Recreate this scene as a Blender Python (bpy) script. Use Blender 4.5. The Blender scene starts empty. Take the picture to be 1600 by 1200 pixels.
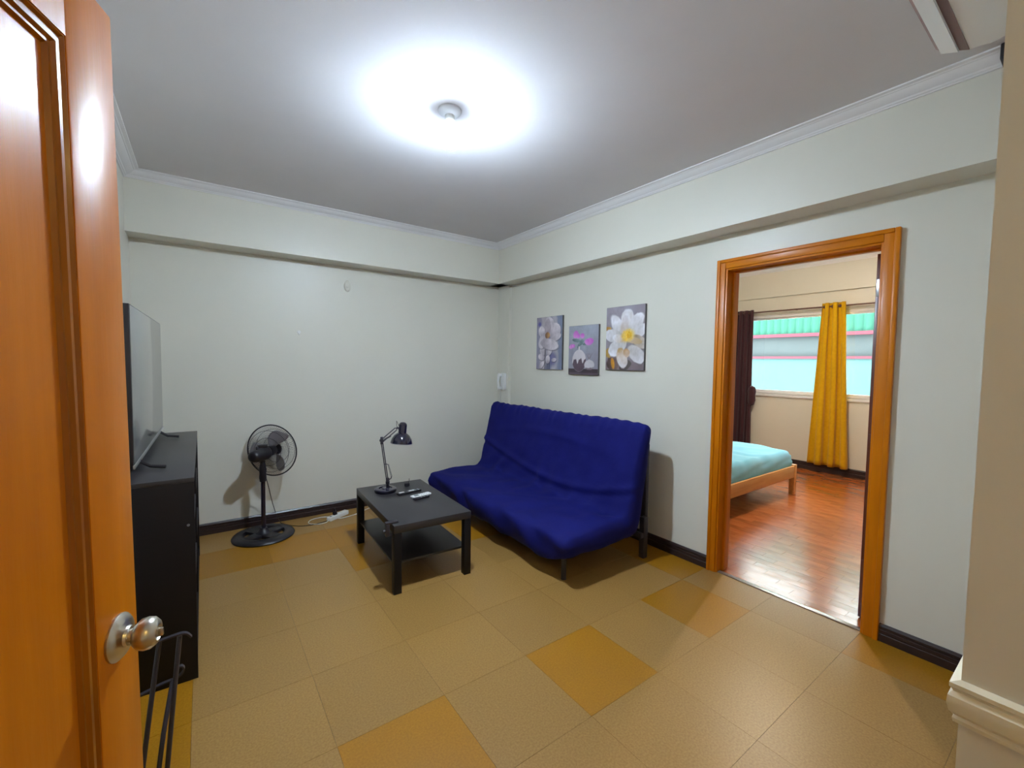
import bpy, bmesh, math, random
import numpy as np
from mathutils import Vector, Matrix, noise as mnoise

SC = bpy.context.scene
COL = SC.collection
random.seed(7)

# ---------------------------------------------------------------- camera
YAW, PITCH, ROLL, FPX = 0.6239, -0.0499, 0.0139, 672.5
def cam_axes():
    cy, sy = math.cos(YAW), math.sin(YAW); cp, sp = math.cos(PITCH), math.sin(PITCH)
    f = Vector((sy*cp, cy*cp, sp)); r = Vector((cy, -sy, 0)); u = r.cross(f)
    c, s = math.cos(ROLL), math.sin(ROLL)
    return f, r*c+u*s, u*c-r*s
f_, r_, u_ = cam_axes()
cam = bpy.data.objects.new('camera', bpy.data.cameras.new('camera'))
COL.objects.link(cam)
cam.matrix_world = Matrix(((r_.x, u_.x, -f_.x, -3.0102), (r_.y, u_.y, -f_.y, -4.4334),
                           (r_.z, u_.z, -f_.z, 1.5), (0, 0, 0, 1)))
cam.data.sensor_width = 36.0
cam.data.lens = FPX/1600*36
cam.data.clip_start = 0.02
SC.camera = cam

# ---------------------------------------------------------------- light and exposure
W = bpy.data.worlds.new('world'); SC.world = W; W.use_nodes = True
bg = W.node_tree.nodes['Background']
bg.inputs[0].default_value = (0.93, 0.97, 1.0, 1); bg.inputs[1].default_value = 5.8
BULB_STRENGTH = 360.0
BEDROOM_STRENGTH = 340.0
HALL_STRENGTH = 38.0
BULB_COLOR = (0.72, 0.88, 1.06, 1)
portal = bpy.data.lights.new('window_portal', 'AREA'); portal.shape = 'RECTANGLE'
portal.size = 2.0; portal.size_y = 1.16; portal.cycles.is_portal = True
po = bpy.data.objects.new('window_portal', portal); COL.objects.link(po)
po.location = (4.30, -1.95, 1.65); po.rotation_euler = (0, math.radians(90), 0)
po.rotation_euler = Vector((-1, 0, 0)).to_track_quat('-Z', 'Z').to_euler()
vs = SC.view_settings
vs.view_transform = 'Standard'; vs.look = 'None'; vs.exposure = 2.68; vs.gamma = 1.0
vs.use_curve_mapping = False
SC.cycles.use_denoising = True
SC.cycles.sample_clamp_indirect = 6.0

# ---------------------------------------------------------------- materials
MATS = {}
def mat(name, color, rough=0.5, metal=0.0, spec=0.5, bump=0.0, bscale=60, var=0.0, vscale=3.0, stretch=(1, 1, 1),
        coat=0.0, trans=0.0, rand=0.0, emit=None, color2=None, sheen=0.0, vdetail=4.0):
    m = bpy.data.materials.new(name); m.use_nodes = True
    nt = m.node_tree; b = nt.nodes['Principled BSDF']
    b.inputs['Base Color'].default_value = (*color, 1)
    b.inputs['Roughness'].default_value = rough
    b.inputs['Metallic'].default_value = metal
    b.inputs['Specular IOR Level'].default_value = spec
    b.inputs['Coat Weight'].default_value = coat
    b.inputs['Coat Roughness'].default_value = 0.12
    b.inputs['Transmission Weight'].default_value = trans
    b.inputs['Sheen Weight'].default_value = sheen
    co = nt.nodes.new('ShaderNodeTexCoord'); mp = nt.nodes.new('ShaderNodeMapping')
    mp.inputs['Scale'].default_value = stretch
    nt.links.new(co.outputs['Object'], mp.inputs['Vector'])
    src = None
    if var > 0 or color2:
        n = nt.nodes.new('ShaderNodeTexNoise'); n.inputs['Scale'].default_value = vscale
        n.inputs['Detail'].default_value = vdetail
        nt.links.new(mp.outputs[0], n.inputs['Vector'])
        r = nt.nodes.new('ShaderNodeValToRGB')
        c2 = color2 if color2 else tuple(min(1, c*(1+var)) for c in color)
        c1 = color if color2 else tuple(c*(1-var) for c in color)
        r.color_ramp.elements[0].color = (*c1, 1); r.color_ramp.elements[1].color = (*c2, 1)
        r.color_ramp.elements[0].position = 0.32; r.color_ramp.elements[1].position = 0.68
        nt.links.new(n.outputs['Fac'], r.inputs['Fac'])
        src = r.outputs['Color']
    if rand > 0:
        oi = nt.nodes.new('ShaderNodeObjectInfo'); hs = nt.nodes.new('ShaderNodeHueSaturation')
        mr = nt.nodes.new('ShaderNodeMapRange')
        mr.inputs['To Min'].default_value = 1-rand; mr.inputs['To Max'].default_value = 1+rand
        nt.links.new(oi.outputs['Random'], mr.inputs['Value'])
        nt.links.new(mr.outputs[0], hs.inputs['Value'])
        if src: nt.links.new(src, hs.inputs['Color'])
        else: hs.inputs['Color'].default_value = (*color, 1)
        src = hs.outputs['Color']
    if src: nt.links.new(src, b.inputs['Base Color'])
    if bump > 0:
        n2 = nt.nodes.new('ShaderNodeTexNoise'); n2.inputs['Scale'].default_value = bscale
        n2.inputs['Detail'].default_value = 3
        nt.links.new(mp.outputs[0], n2.inputs['Vector'])
        bp = nt.nodes.new('ShaderNodeBump'); bp.inputs['Strength'].default_value = bump
        bp.inputs['Distance'].default_value = 0.01
        nt.links.new(n2.outputs['Fac'], bp.inputs['Height'])
        nt.links.new(bp.outputs[0], b.inputs['Normal'])
    if emit:
        b.inputs['Emission Color'].default_value = emit[0]; b.inputs['Emission Strength'].default_value = emit[1]
    MATS[name] = m
    return m

mat('wall', (0.735, 0.712, 0.620), 0.38, spec=0.4, bump=0.05, bscale=9, var=0.02, vscale=1.2)
mat('ceiling', (0.71, 0.69, 0.71), 0.8, spec=0.2, bump=0.04, bscale=14, var=0.03, vscale=1.5)
mat('crown', (0.84, 0.83, 0.84), 0.45, spec=0.4)
mat('cream', (0.80, 0.76, 0.60), 0.35, spec=0.5)
mat('baseboard', (0.030, 0.016, 0.016), 0.32, spec=0.5)
mat('tile', (0.29, 0.154, 0.038), 0.36, spec=0.45, color2=(0.375, 0.212, 0.06), vscale=120, rand=0.05, vdetail=3)
mat('tile_amber', (0.325, 0.138, 0.005), 0.36, spec=0.45, color2=(0.395, 0.178, 0.008), vscale=120, rand=0.05, vdetail=3)
mat('grout', (0.2, 0.11, 0.035), 0.7)
mat('door_wood', (0.54, 0.155, 0.001), 0.34, spec=0.3, color2=(0.68, 0.21, 0.0015), vscale=2.4, stretch=(7, 7, 0.7), coat=0.04, bump=0.05, bscale=12)
mat('door_wood_h', (0.54, 0.155, 0.001), 0.34, spec=0.3, color2=(0.68, 0.21, 0.0015), vscale=2.4, stretch=(7, 0.7, 7), coat=0.04, bump=0.05, bscale=12)
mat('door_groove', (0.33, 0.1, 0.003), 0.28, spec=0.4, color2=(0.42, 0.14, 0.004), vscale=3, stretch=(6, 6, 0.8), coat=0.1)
mat('jamb_dark', (0.14, 0.035, 0.022), 0.3, spec=0.5)
mat('parquet', (0.32, 0.08, 0.02), 0.19, spec=0.8, color2=(0.44, 0.135, 0.034), vscale=6, stretch=(5, 1, 1), rand=0.16, bump=0.10, bscale=5)
mat('metal', (0.62, 0.58, 0.50), 0.30, metal=1.0)
mat('black_wood', (0.007, 0.0055, 0.007), 0.45, spec=0.28, bump=0.05, bscale=120)
mat('table_top', (0.03, 0.027, 0.03), 0.40, spec=0.5)
mat('black_plastic', (0.014, 0.012, 0.016), 0.38, spec=0.5)
mat('black_gloss', (0.010, 0.008, 0.022), 0.16, spec=0.6, coat=0.4)
mat('black_iron', (0.032, 0.027, 0.036), 0.45, spec=0.5)
mat('silver', (0.55, 0.55, 0.56), 0.3, metal=0.9)
mat('screen', (0.12, 0.125, 0.122), 0.24, spec=1.0, coat=1.0)
mat('futon_blue', (0.0064, 0.008, 0.108), 0.8, spec=0.15, bump=0.25, bscale=14, color2=(0.0088, 0.0108, 0.135), vscale=5)
mat('white_plastic', (0.80, 0.80, 0.78), 0.35, spec=0.5)
mat('ivory_plastic', (0.72, 0.70, 0.60), 0.35, spec=0.5)
mat('grey_rubber', (0.20, 0.20, 0.21), 0.5)
mat('button', (0.42, 0.44, 0.47), 0.5)
mat('lcd', (0.24, 0.28, 0.29), 0.2)
mat('fan_blade', (0.30, 0.28, 0.30), 0.3, spec=0.5)
mat('cable_black', (0.03, 0.022, 0.015), 0.5)
mat('cable_white', (0.78, 0.76, 0.70), 0.45)
mat('pine', (0.52, 0.25, 0.075), 0.42, color2=(0.62, 0.33, 0.11), vscale=3, stretch=(1, 9, 9), spec=0.4)
mat('teal_sheet', (0.2, 0.58, 0.8), 0.85, spec=0.1, color2=(0.26, 0.64, 0.86), vscale=4, sheen=0.2)
mat('curtain_mustard', (0.62, 0.345, 0.004), 0.85, spec=0.1, sheen=0.2, color2=(0.68, 0.385, 0.006), vscale=30)
mat('curtain_plum', (0.062, 0.026, 0.034), 0.85, spec=0.1, sheen=0.2)
mat('rod', (0.18, 0.10, 0.08), 0.3, metal=0.6)
mat('canvas_edge', (0.10, 0.095, 0.095), 0.6)
mat('bulb_ring', (0.75, 0.77, 0.80), 0.4)
mat('facade_green', (0.015, 0.05, 0.036), 0.9, spec=0.0)
mat('facade_red', (0.05, 0.017, 0.023), 0.9, spec=0.0)
mat('facade_grey', (0.024, 0.03, 0.031), 0.9, spec=0.0, var=0.1, vscale=0.8)
mat('facade_teal', (0.027, 0.052, 0.052), 0.9, spec=0.0, var=0.08, vscale=0.7)
mat('concrete', (0.5, 0.5, 0.48), 0.8)
def bulb_mat(name, color, strength):
    """frosted LED dome: brightest along its axis, dimmer at the sides"""
    m = mat(name, (0.9, 0.9, 0.9), 0.4, emit=(color, strength)); nt = m.node_tree; b = nt.nodes['Principled BSDF']
    g = nt.nodes.new('ShaderNodeNewGeometry'); sx = nt.nodes.new('ShaderNodeSeparateXYZ'); mr = nt.nodes.new('ShaderNodeMapRange')
    nt.links.new(g.outputs['Normal'], sx.inputs[0]); nt.links.new(sx.outputs['Z'], mr.inputs['Value'])
    mr.inputs['From Min'].default_value = -1.0; mr.inputs['From Max'].default_value = -0.12
    mr.inputs['To Min'].default_value = strength; mr.inputs['To Max'].default_value = strength*0.06
    nt.links.new(mr.outputs[0], b.inputs['Emission Strength'])
bulb_mat('bulb', BULB_COLOR, BULB_STRENGTH)
bulb_mat('bulb_bedroom', (1.0, 0.86, 0.68, 1), BEDROOM_STRENGTH)
bulb_mat('bulb_hall', (1.0, 0.70, 0.24, 1), HALL_STRENGTH)
mat('bulb_neck', (0.85, 0.87, 0.9), 0.4, emit=(BULB_COLOR, 0.6))

def glass_mat():
    m = bpy.data.materials.new('window_glass'); m.use_nodes = True; nt = m.node_tree
    for n in list(nt.nodes): nt.nodes.remove(n)
    o = nt.nodes.new('ShaderNodeOutputMaterial'); t = nt.nodes.new('ShaderNodeBsdfTransparent')
    g = nt.nodes.new('ShaderNodeBsdfGlossy'); g.inputs['Roughness'].default_value = 0.03
    fr = nt.nodes.new('ShaderNodeFresnel'); fr.inputs['IOR'].default_value = 1.35
    mx = nt.nodes.new('ShaderNodeMixShader'); t.inputs[0].default_value = (0.97, 0.99, 0.985, 1)
    nt.links.new(fr.outputs[0], mx.inputs[0]); nt.links.new(t.outputs[0], mx.inputs[1])
    nt.links.new(g.outputs[0], mx.inputs[2]); nt.links.new(mx.outputs[0], o.inputs[0])
    MATS['glass'] = m
glass_mat()
def print_mat():
    m = bpy.data.materials.new('canvas_print'); m.use_nodes = True; nt = m.node_tree
    b = nt.nodes['Principled BSDF']; a = nt.nodes.new('ShaderNodeVertexColor'); a.layer_name = 'print'
    nt.links.new(a.outputs['Color'], b.inputs['Base Color']); b.inputs['Roughness'].default_value = 0.55
    MATS['print'] = m
print_mat()

# ---------------------------------------------------------------- mesh helpers
def bx(bm, x0, x1, y0, y1, z0, z1, bev=0.0, seg=2):
    x0, x1 = min(x0, x1), max(x0, x1); y0, y1 = min(y0, y1), max(y0, y1); z0, z1 = min(z0, z1), max(z0, z1)
    vs_ = [bm.verts.new(p) for p in ((x0,y0,z0),(x1,y0,z0),(x1,y1,z0),(x0,y1,z0),(x0,y0,z1),(x1,y0,z1),(x1,y1,z1),(x0,y1,z1))]
    fs = [bm.faces.new([vs_[i] for i in q]) for q in ((3,2,1,0),(4,5,6,7),(0,1,5,4),(1,2,6,5),(2,3,7,6),(3,0,4,7))]
    if bev > 0:
        es = set(e for f in fs for e in f.edges)
        bmesh.ops.bevel(bm, geom=list(es), offset=bev, segments=seg, affect='EDGES', profile=0.5)
    return bm
def frame_for(t):
    t = t.normalized(); a = Vector((0, 0, 1)) if abs(t.z) < 0.9 else Vector((1, 0, 0))
    n = t.cross(a).normalized(); return n, t.cross(n).normalized()
def tube(bm, pts, r, sides=8, closed=False, cap=True):
    pts = [Vector(p) for p in pts]; n = len(pts); rings = []
    rs = r if isinstance(r, (list, tuple)) else [r]*n
    pn = None
    for i, p in enumerate(pts):
        if closed: t = pts[(i+1) % n]-pts[(i-1) % n]
        else: t = pts[min(i+1, n-1)]-pts[max(i-1, 0)]
        t.normalize()
        if pn is None: a, b = frame_for(t)
        else:
            a = (pn-t*pn.dot(t)).normalized(); b = t.cross(a).normalized()
        pn = a
        rings.append([bm.verts.new(p+(a*math.cos(2*math.pi*k/sides)+b*math.sin(2*math.pi*k/sides))*rs[i]) for k in range(sides)])
    for i in range(n if closed else n-1):
        A, B = rings[i], rings[(i+1) % n]
        for k in range(sides):
            bm.faces.new((A[k], A[(k+1) % sides], B[(k+1) % sides], B[k]))
    if cap and not closed:
        bm.faces.new(rings[0][::-1]); bm.faces.new(rings[-1])
    return bm
def lathe(bm, prof, seg=24, origin=(0,0,0), axis=(0,0,1), cap=True):
    ax = Vector(axis).normalized(); a, b = frame_for(ax); o = Vector(origin); rings = []
    for (r, h) in prof:
        if r < 1e-6: rings.append([bm.verts.new(o+ax*h)])
        else: rings.append([bm.verts.new(o+ax*h+(a*math.cos(2*math.pi*k/seg)+b*math.sin(2*math.pi*k/seg))*r) for k in range(seg)])
    for A, B in zip(rings[:-1], rings[1:]):
        for k in range(seg):
            k2 = (k+1) % seg
            if len(A) == 1 and len(B) == 1: continue
            if len(A) == 1: bm.faces.new((A[0], B[k2], B[k]))
            elif len(B) == 1: bm.faces.new((A[k], A[k2], B[0]))
            else: bm.faces.new((A[k], A[k2], B[k2], B[k]))
    if cap:
        if len(rings[0]) > 1: bm.faces.new(rings[0][::-1])
        if len(rings[-1]) > 1: bm.faces.new(rings[-1])
    return bm
def prism(bm, poly, fn):
    """poly: list of 2D points; fn(p, end) -> 3D for end 0/1"""
    A = [bm.verts.new(fn(p, 0)) for p in poly]; B = [bm.verts.new(fn(p, 1)) for p in poly]
    n = len(poly)
    for i in range(n): bm.faces.new((A[i], A[(i+1) % n], B[(i+1) % n], B[i]))
    bm.faces.new(A[::-1]); bm.faces.new(B)
    return bm
def obj(name, bm, m, parent=None, smooth=None, loc=None):
    bmesh.ops.recalc_face_normals(bm, faces=bm.faces)
    me = bpy.data.meshes.new(name); bm.to_mesh(me); bm.free()
    if m: me.materials.append(MATS[m])
    if smooth is not None:
        for p in me.polygons: p.use_smooth = True
        try: me.set_sharp_from_angle(angle=math.radians(smooth))
        except Exception: pass
    o = bpy.data.objects.new(name, me); COL.objects.link(o)
    if parent: o.parent = parent
    if loc: o.location = loc
    return o
def NB(): return bmesh.new()
def box(name, m, parent, x0, x1, y0, y1, z0, z1, bev=0.0):
    return obj(name, bx(NB(), x0, x1, y0, y1, z0, z1, bev), m, parent, 35 if bev else None)
def thing(name, label, cat, loc=(0,0,0), rz=0.0, group=None):
    o = bpy.data.objects.new(name, None); COL.objects.link(o); o.empty_display_size = 0.1
    o.location = loc; o.rotation_euler = (0, 0, rz); tag(o, label, cat, group); return o
def tag(o, label, cat, group=None):
    o['label'] = label; o['category'] = cat
    if group: o['group'] = group
    return o
def struct(o, label=None):
    o['kind'] = 'structure'
    if label: o['label'] = label
    return o

# ---------------------------------------------------------------- room dimensions
XL = -3.45            # left wall
YF = -4.29            # inner face of the entry wall
XC = -1.80            # end of the entry wall beside the opening
ZC = 2.85             # ceiling
ZB = 2.416            # underside of the beams
BA, BB = 0.217, 0.188 # how far the beams stand out
DY0, DY1, DZ = -2.835, -3.675, 2.165  # clear bedroom doorway
D = 4.15              # window wall of the bedroom
BYA, BYB, BZ = 0.3, -4.29, 3.02

# floor with separate tiles
fl = struct(box('floor', 'grout', None, XL-0.12, 0.0, -4.45, 0.12, -0.12, -0.0035), 'living room floor of square speckled vinyl tiles')
PX, PY, X0, Y0 = 0.4605, 0.4625, -1.230, -2.752
xj = [XL] + [x for x in sorted(X0+PX*k for k in range(-6, 6)) if XL+0.03 < x < -0.03] + [0.0]
yj = [-4.45] + [y for y in sorted(Y0+PY*k for k in range(-6, 8)) if -4.42 < y < -0.03] + [0.0]
accent = {(-2.38, -2.98), (-1.46, -2.98), (-0.54, -2.98), (-1.92, -1.13), (-1.0, -1.13)}
TILE_ME = {}
for i in range(len(xj)-1):
    for j in range(len(yj)-1):
        xa, xb, ya, yb = xj[i], xj[i+1], yj[j], yj[j+1]; cx, cy = (xa+xb)/2, (ya+yb)/2
        amber = any(abs(cx-a) < 0.2 and abs(cy-b) < 0.2 for a, b in accent) or (-0.91 < cy < -0.43) or cx < -3.08
        if cx > -0.30 and not (-3.68 < cy < -2.76): amber = True  # amber border left beige at the doorway: daylight washing it out, put into colour
        g = 0.0006; sx, sy = round(xb-xa-2*g, 4), round(yb-ya-2*g, 4); key = (sx, sy, amber)
        if key not in TILE_ME:
            bm = bx(NB(), -sx/2, sx/2, -sy/2, sy/2, -0.0035, 0.0)
            t = obj('tile', bm, 'tile_amber' if amber else 'tile', fl); TILE_ME[key] = t.data
        else:
            t = bpy.data.objects.new('tile', TILE_ME[key]); COL.objects.link(t); t.parent = fl
        t.location = (cx, cy, 0)

# ceiling
struct(box('ceiling', 'ceiling', None, XL-0.12, 0.14, -4.45, 0.15, ZC, ZC+0.12), 'white painted ceiling of the living room')
# walls with their beams
wb = struct(box('wall_back', 'wall', None, XL-0.12, 0.0, 0.0, 0.15, -0.12, ZC), 'cream painted back wall behind the fan')
box('beam', 'wall', wb, XL, 0.0, -BA, 0.0, ZB, ZC)
bm = NB()
bx(bm, 0, 0.14, DY0+0.02, 0.15, -0.12, ZC); bx(bm, 0, 0.14, -4.45, DY1-0.02, -0.12, ZC); bx(bm, 0, 0.14, DY1-0.02, DY0+0.02, DZ+0.02, ZC)
wr = struct(obj('wall_right', bm, 'wall'), 'cream painted wall with the bedroom doorway')
box('beam', 'wall', wr, -BB, 0.0, YF, 0.0, ZB, ZC)
box('corner_pilaster', 'wall', wr, -0.04, 0.0, -0.225, 0.0, 0.0, ZB)
wl = struct(box('wall_left', 'wall', None, XL-0.12, XL, -4.45, 0.0, -0.12, ZC), 'cream wall behind the television cabinet')
bm = NB()
bx(bm, XC, 0, -4.45, YF, -0.12, ZC); bx(bm, XL, -3.43, -4.45, YF, -0.12, ZC); bx(bm, -3.43, XC, -4.45, YF, 2.25, ZC)
wf = struct(obj('wall_front', bm, 'wall'), 'entry wall with the opening to the hall')
# hall behind the camera
bm = NB()
bx(bm, XC, XC+0.12, -6.2, -4.45, -0.12, 2.6)
struct(obj('wall_hall_right', bm, 'wall'), 'hall wall with a cream chair rail')
struct(box('wall_hall_left', 'wall', None, -3.75, -3.57, -6.2, -4.45, -0.12, 2.6), 'left wall of the entry hall')
struct(box('wall_hall_end', 'wall', None, -3.75, XC+0.12, -6.35, -6.2, -0.12, 2.6), 'end wall of the entry hall')
struct(box('ceiling_hall', 'ceiling', None, -3.75, XC+0.12, -6.35, -4.45, 2.5, 2.62), 'ceiling of the entry hall')
struct(box('floor_hall', 'tile', None, -3.57, XC, -6.2, -4.45, -0.12, 0.0), 'entry hall floor')

# crown mouldings  (o = out from wall, z)
CP = [(0, 2.798), (0.010, 2.798), (0.012, 2.803), (0.020, 2.806), (0.024, 2.812), (0.030, 2.814), (0.042, 2.819), (0.056, 2.828), (0.066, 2.838),
      (0.070, 2.838), (0.076, 2.842), (0.094, 2.844), (0.096, 2.85), (0, 2.85)]
def crown(name, fn, label): return struct(obj(name, prism(NB(), CP, fn), 'crown', None, 25), label)
YBk, XRt, XLf = -BA, -BB, XL
crown('trim_1', lambda p, e: (XRt-p[0] if e else XLf+p[0], YBk-p[0], p[1]), 'white crown moulding along the back wall')
crown('trim_2', lambda p, e: (XRt-p[0], (YBk-p[0]) if e else -4.10, p[1]), 'white crown moulding above the bedroom doorway')
crown('trim_3', lambda p, e: (XLf+p[0], (YBk-p[0]) if e else YF, p[1]), 'white crown moulding along the left wall')

# baseboards with two grooves
BP = [(0, 0), (0.018, 0), (0.018, 0.040), (0.015, 0.043), (0.015, 0.048), (0.018, 0.051), (0.018, 0.064), (0.014, 0.067), (0.014, 0.071), (0.017, 0.074), (0.017, 0.084), (0.010, 0.095), (0, 0.095)]
def base(name, fn, label): return struct(obj(name, prism(NB(), BP, fn), 'baseboard', None), label)
base('baseboard_back', lambda p, e: (0.0-p[0]-0.04 if e else XL, -p[0], p[1]), 'dark brown baseboard under the back wall')
base('baseboard_right', lambda p, e: (-p[0], -0.225 if e else -2.765, p[1]), 'dark brown baseboard between corner and bedroom doorway')
base('baseboard_right_end', lambda p, e: (-p[0], -3.757 if e else YF, p[1]), 'dark brown baseboard between bedroom doorway and entry')
base('baseboard_left', lambda p, e: (XL+p[0], -0.02 if e else YF, p[1]), 'dark brown baseboard behind the television cabinet')
# cream chair rail around the end of the entry wall
RP = [(0, 0.798), (0.012, 0.798), (0.014, 0.806), (0.010, 0.812), (0.022, 0.820), (0.028, 0.836), (0.026, 0.852), (0.016, 0.862), (0.018, 0.866), (0.024, 0.870), (0.024, 0.878), (0, 0.884)]
RP = [(a*0.6, z) for a, z in RP]
bm = NB()
prism(bm, RP, lambda p, e: (XC-p[0], YF+p[0] if e else -6.2, p[1]))
struct(obj('trim_4', bm, 'cream', None, 25), 'cream chair rail on the hall wall')
struct(obj('trim_5', prism(NB(), RP, lambda p, e: (0.0 if e else XC-p[0], YF+p[0], p[1])), 'cream', None, 25), 'cream chair rail on the entry wall')

# ---------------------------------------------------------------- bedroom doorway frame
dr = struct(thing('door_2', 'varnished orange wooden frame of the open bedroom doorway', 'door frame', (0, -3.255, 0)))
ym = -3.255
def dl(name, m, x0, x1, y0, y1, z0, z1, bev=0.002): return box(name, m, dr, x0, x1, y0-ym, y1-ym, z0, z1, bev)
OY0, OY1, OZ = -2.765, -3.755, 2.240
dl('jamb', 'door_wood', -0.012, 0.15, DY0, DY0+0.03, 0, DZ+0.03)
dl('jamb', 'door_wood', -0.012, 0.15, DY1-0.03, DY1, 0, DZ+0.03)
dl('head_jamb', 'door_wood_h', -0.012, 0.15, DY1, DY0, DZ, DZ+0.03)
dl('casing', 'door_wood', -0.022, 0.0, DY0+0.012, OY0, 0, OZ, 0.004)
dl('casing', 'door_wood', -0.022, 0.0, OY1, DY1-0.012, 0, OZ, 0.004)
dl('head_casing', 'door_wood_h', -0.0215, 0.0, DY1-0.012, DY0+0.012, DZ+0.012, OZ-0.0005, 0.004)
dl('casing_edge', 'door_wood', -0.030, 0.0, OY0-0.022, OY0+0.001, 0, OZ+0.001, 0.004)
dl('casing_edge', 'door_wood', -0.030, 0.0, OY1-0.001, OY1+0.022, 0, OZ+0.001, 0.004)
dl('head_casing_edge', 'door_wood_h', -0.030, 0.0, OY1+0.0225, OY0-0.0225, OZ-0.022, OZ+0.001, 0.004)
dl('door_stop', 'door_wood', 0.055, 0.095, DY0-0.013, DY0, 0, DZ)
dl('door_stop', 'door_wood', 0.055, 0.095, DY1, DY1+0.013, 0, DZ)
dl('head_stop', 'door_wood_h', 0.055, 0.095, DY1+0.0145, DY0-0.0135, DZ-0.013, DZ)
d3 = struct(thing('door_3', 'dark red brown bedroom door opened against the inside', 'door', (0.158, DY1+0.020, 0.008)))
box('leaf', 'jamb_dark', d3, 0.0, 0.80, 0.0, 0.038, 0.0, 2.145, 0.002)
for z in (0.3, 1.05, 1.95): box('hinge', 'silver' if z > 1.5 else 'jamb_dark', d3, -0.006, 0.002, -0.015, 0.034, z-0.05, z+0.05, 0.001)
struct(box('trim_6', 'silver', None, 0.0, 0.035, DY1, DY0, -0.0, 0.006, 0.002), 'thin metal threshold strip in the bedroom doorway')

# ---------------------------------------------------------------- bedroom shell
bw = NB()
WY0, WY1, WZ0, WZ1 = -0.93, -3.0, 1.06, 2.29
bx(bw, D, D+0.16, BYB, BYA, -0.12, WZ0); bx(bw, D, D+0.16, BYB, BYA, WZ1, BZ)
bx(bw, D, D+0.16, WY0, BYA, WZ0, WZ1); bx(bw, D, D+0.16, BYB, WY1, WZ0, WZ1)
ww = struct(obj('wall_bedroom_window', bw, 'wall'), 'cream bedroom wall with the wide window')
box('beam', 'wall', ww, D-0.05, D, BYB, BYA, 2.555, BZ)
struct(box('wall_bedroom_left', 'wall', None, 0.14, D+0.16, BYA, BYA+0.12, -0.12, BZ), 'bedroom wall at the head side of the bed')
struct(box('wall_bedroom_right', 'wall', None, 0.14, D+0.16, BYB-0.12, BYB, -0.12, BZ), 'bedroom wall right of the window')
struct(box('wall_bedroom_upper', 'wall', None, 0.0, 0.14, -4.45, BYA+0.12, ZC+0.12, BZ+0.1), 'upper part of the wall between the rooms')
struct(box('wall_bedroom_corner', 'wall', None, 0.02, 0.14, 0.15, BYA+0.12, -0.12, ZC+0.12), 'corner of the bedroom wall')
struct(box('ceiling_bedroom', 'ceiling', None, 0.14, D+0.16, BYB, BYA, BZ, BZ+0.1), 'white bedroom ceiling')
CPB = [(o, z+BZ-ZC-0.04*(1-(z-2.798)/0.052)) for o, z in CP]
struct(obj('trim_7', prism(NB(), CPB, lambda p, e: (D-0.05-p[0], BYA if e else BYB, p[1])), 'crown', None, 25), 'white crown moulding above the bedroom window')
struct(obj('baseboard_bedroom', prism(NB(), [(a, b*1.2) for a, b in BP], lambda p, e: (D-p[0], BYA if e else BYB, p[1])), 'baseboard'), 'dark baseboard under the bedroom window')

# parquet: separate wooden blocks
bf = struct(box('floor_bedroom', 'grout', None, 0.0, D+0.16, BYB, BYA, -0.12, -0.003), 'red brown wooden parquet floor of the bedroom')
LP, WP = 0.305, 0.076
blocks = []
nx = int(D/WP)+1; ny = int((BYA-BYB)/LP)+2
for i in range(nx):
    for j in range(-1, ny):
        ya = BYB+j*LP+LP*((i*0.37) % 1.0); yb = min(ya+LP, BYA); ya = max(ya, BYB)
        xa = 0.036+i*WP; xb = min(xa+WP, D)
        if yb-ya < 0.03 or xb-xa < 0.02: continue
        blocks.append((xa, xb, ya, yb))
def vis(b):
    x, y = (b[0]+b[1])/2, (b[2]+b[3])/2
    dx, dy = x+3.01, y+4.433
    a0 = (DY1+4.433)/3.01; a1 = (DY0+4.433)/3.15
    return a0*0.99 <= dy/dx <= a1*1.02
blocks.sort(key=lambda b: (not vis(b), b[0]))
PM = {}
rest = NB()
for k, (xa, xb, ya, yb) in enumerate(blocks):
    if k < 300:
        sx = round(yb-ya, 3); sw = round(xb-xa, 3)
        if (sx, sw) not in PM:
            o = obj('parquet_block', bx(NB(), -sw/2+0.0004, sw/2-0.0004, -sx/2+0.0004, sx/2-0.0004, -0.003, 0), 'parquet', bf); PM[(sx, sw)] = o.data
        else:
            o = bpy.data.objects.new('parquet_block', PM[(sx, sw)]); COL.objects.link(o); o.parent = bf
        o.location = ((xa+xb)/2, (ya+yb)/2, random.uniform(-0.0006, 0.0))
        o.rotation_euler = (random.uniform(-.0012, .0012), random.uniform(-.005, .005), 0)
    else:
        bx(rest, xa+0.0004, xb-0.0004, ya+0.0004, yb-0.0004, -0.003, 0)
o = obj('parquet_field', rest, 'parquet', bf); o['kind'] = 'stuff'

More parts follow.
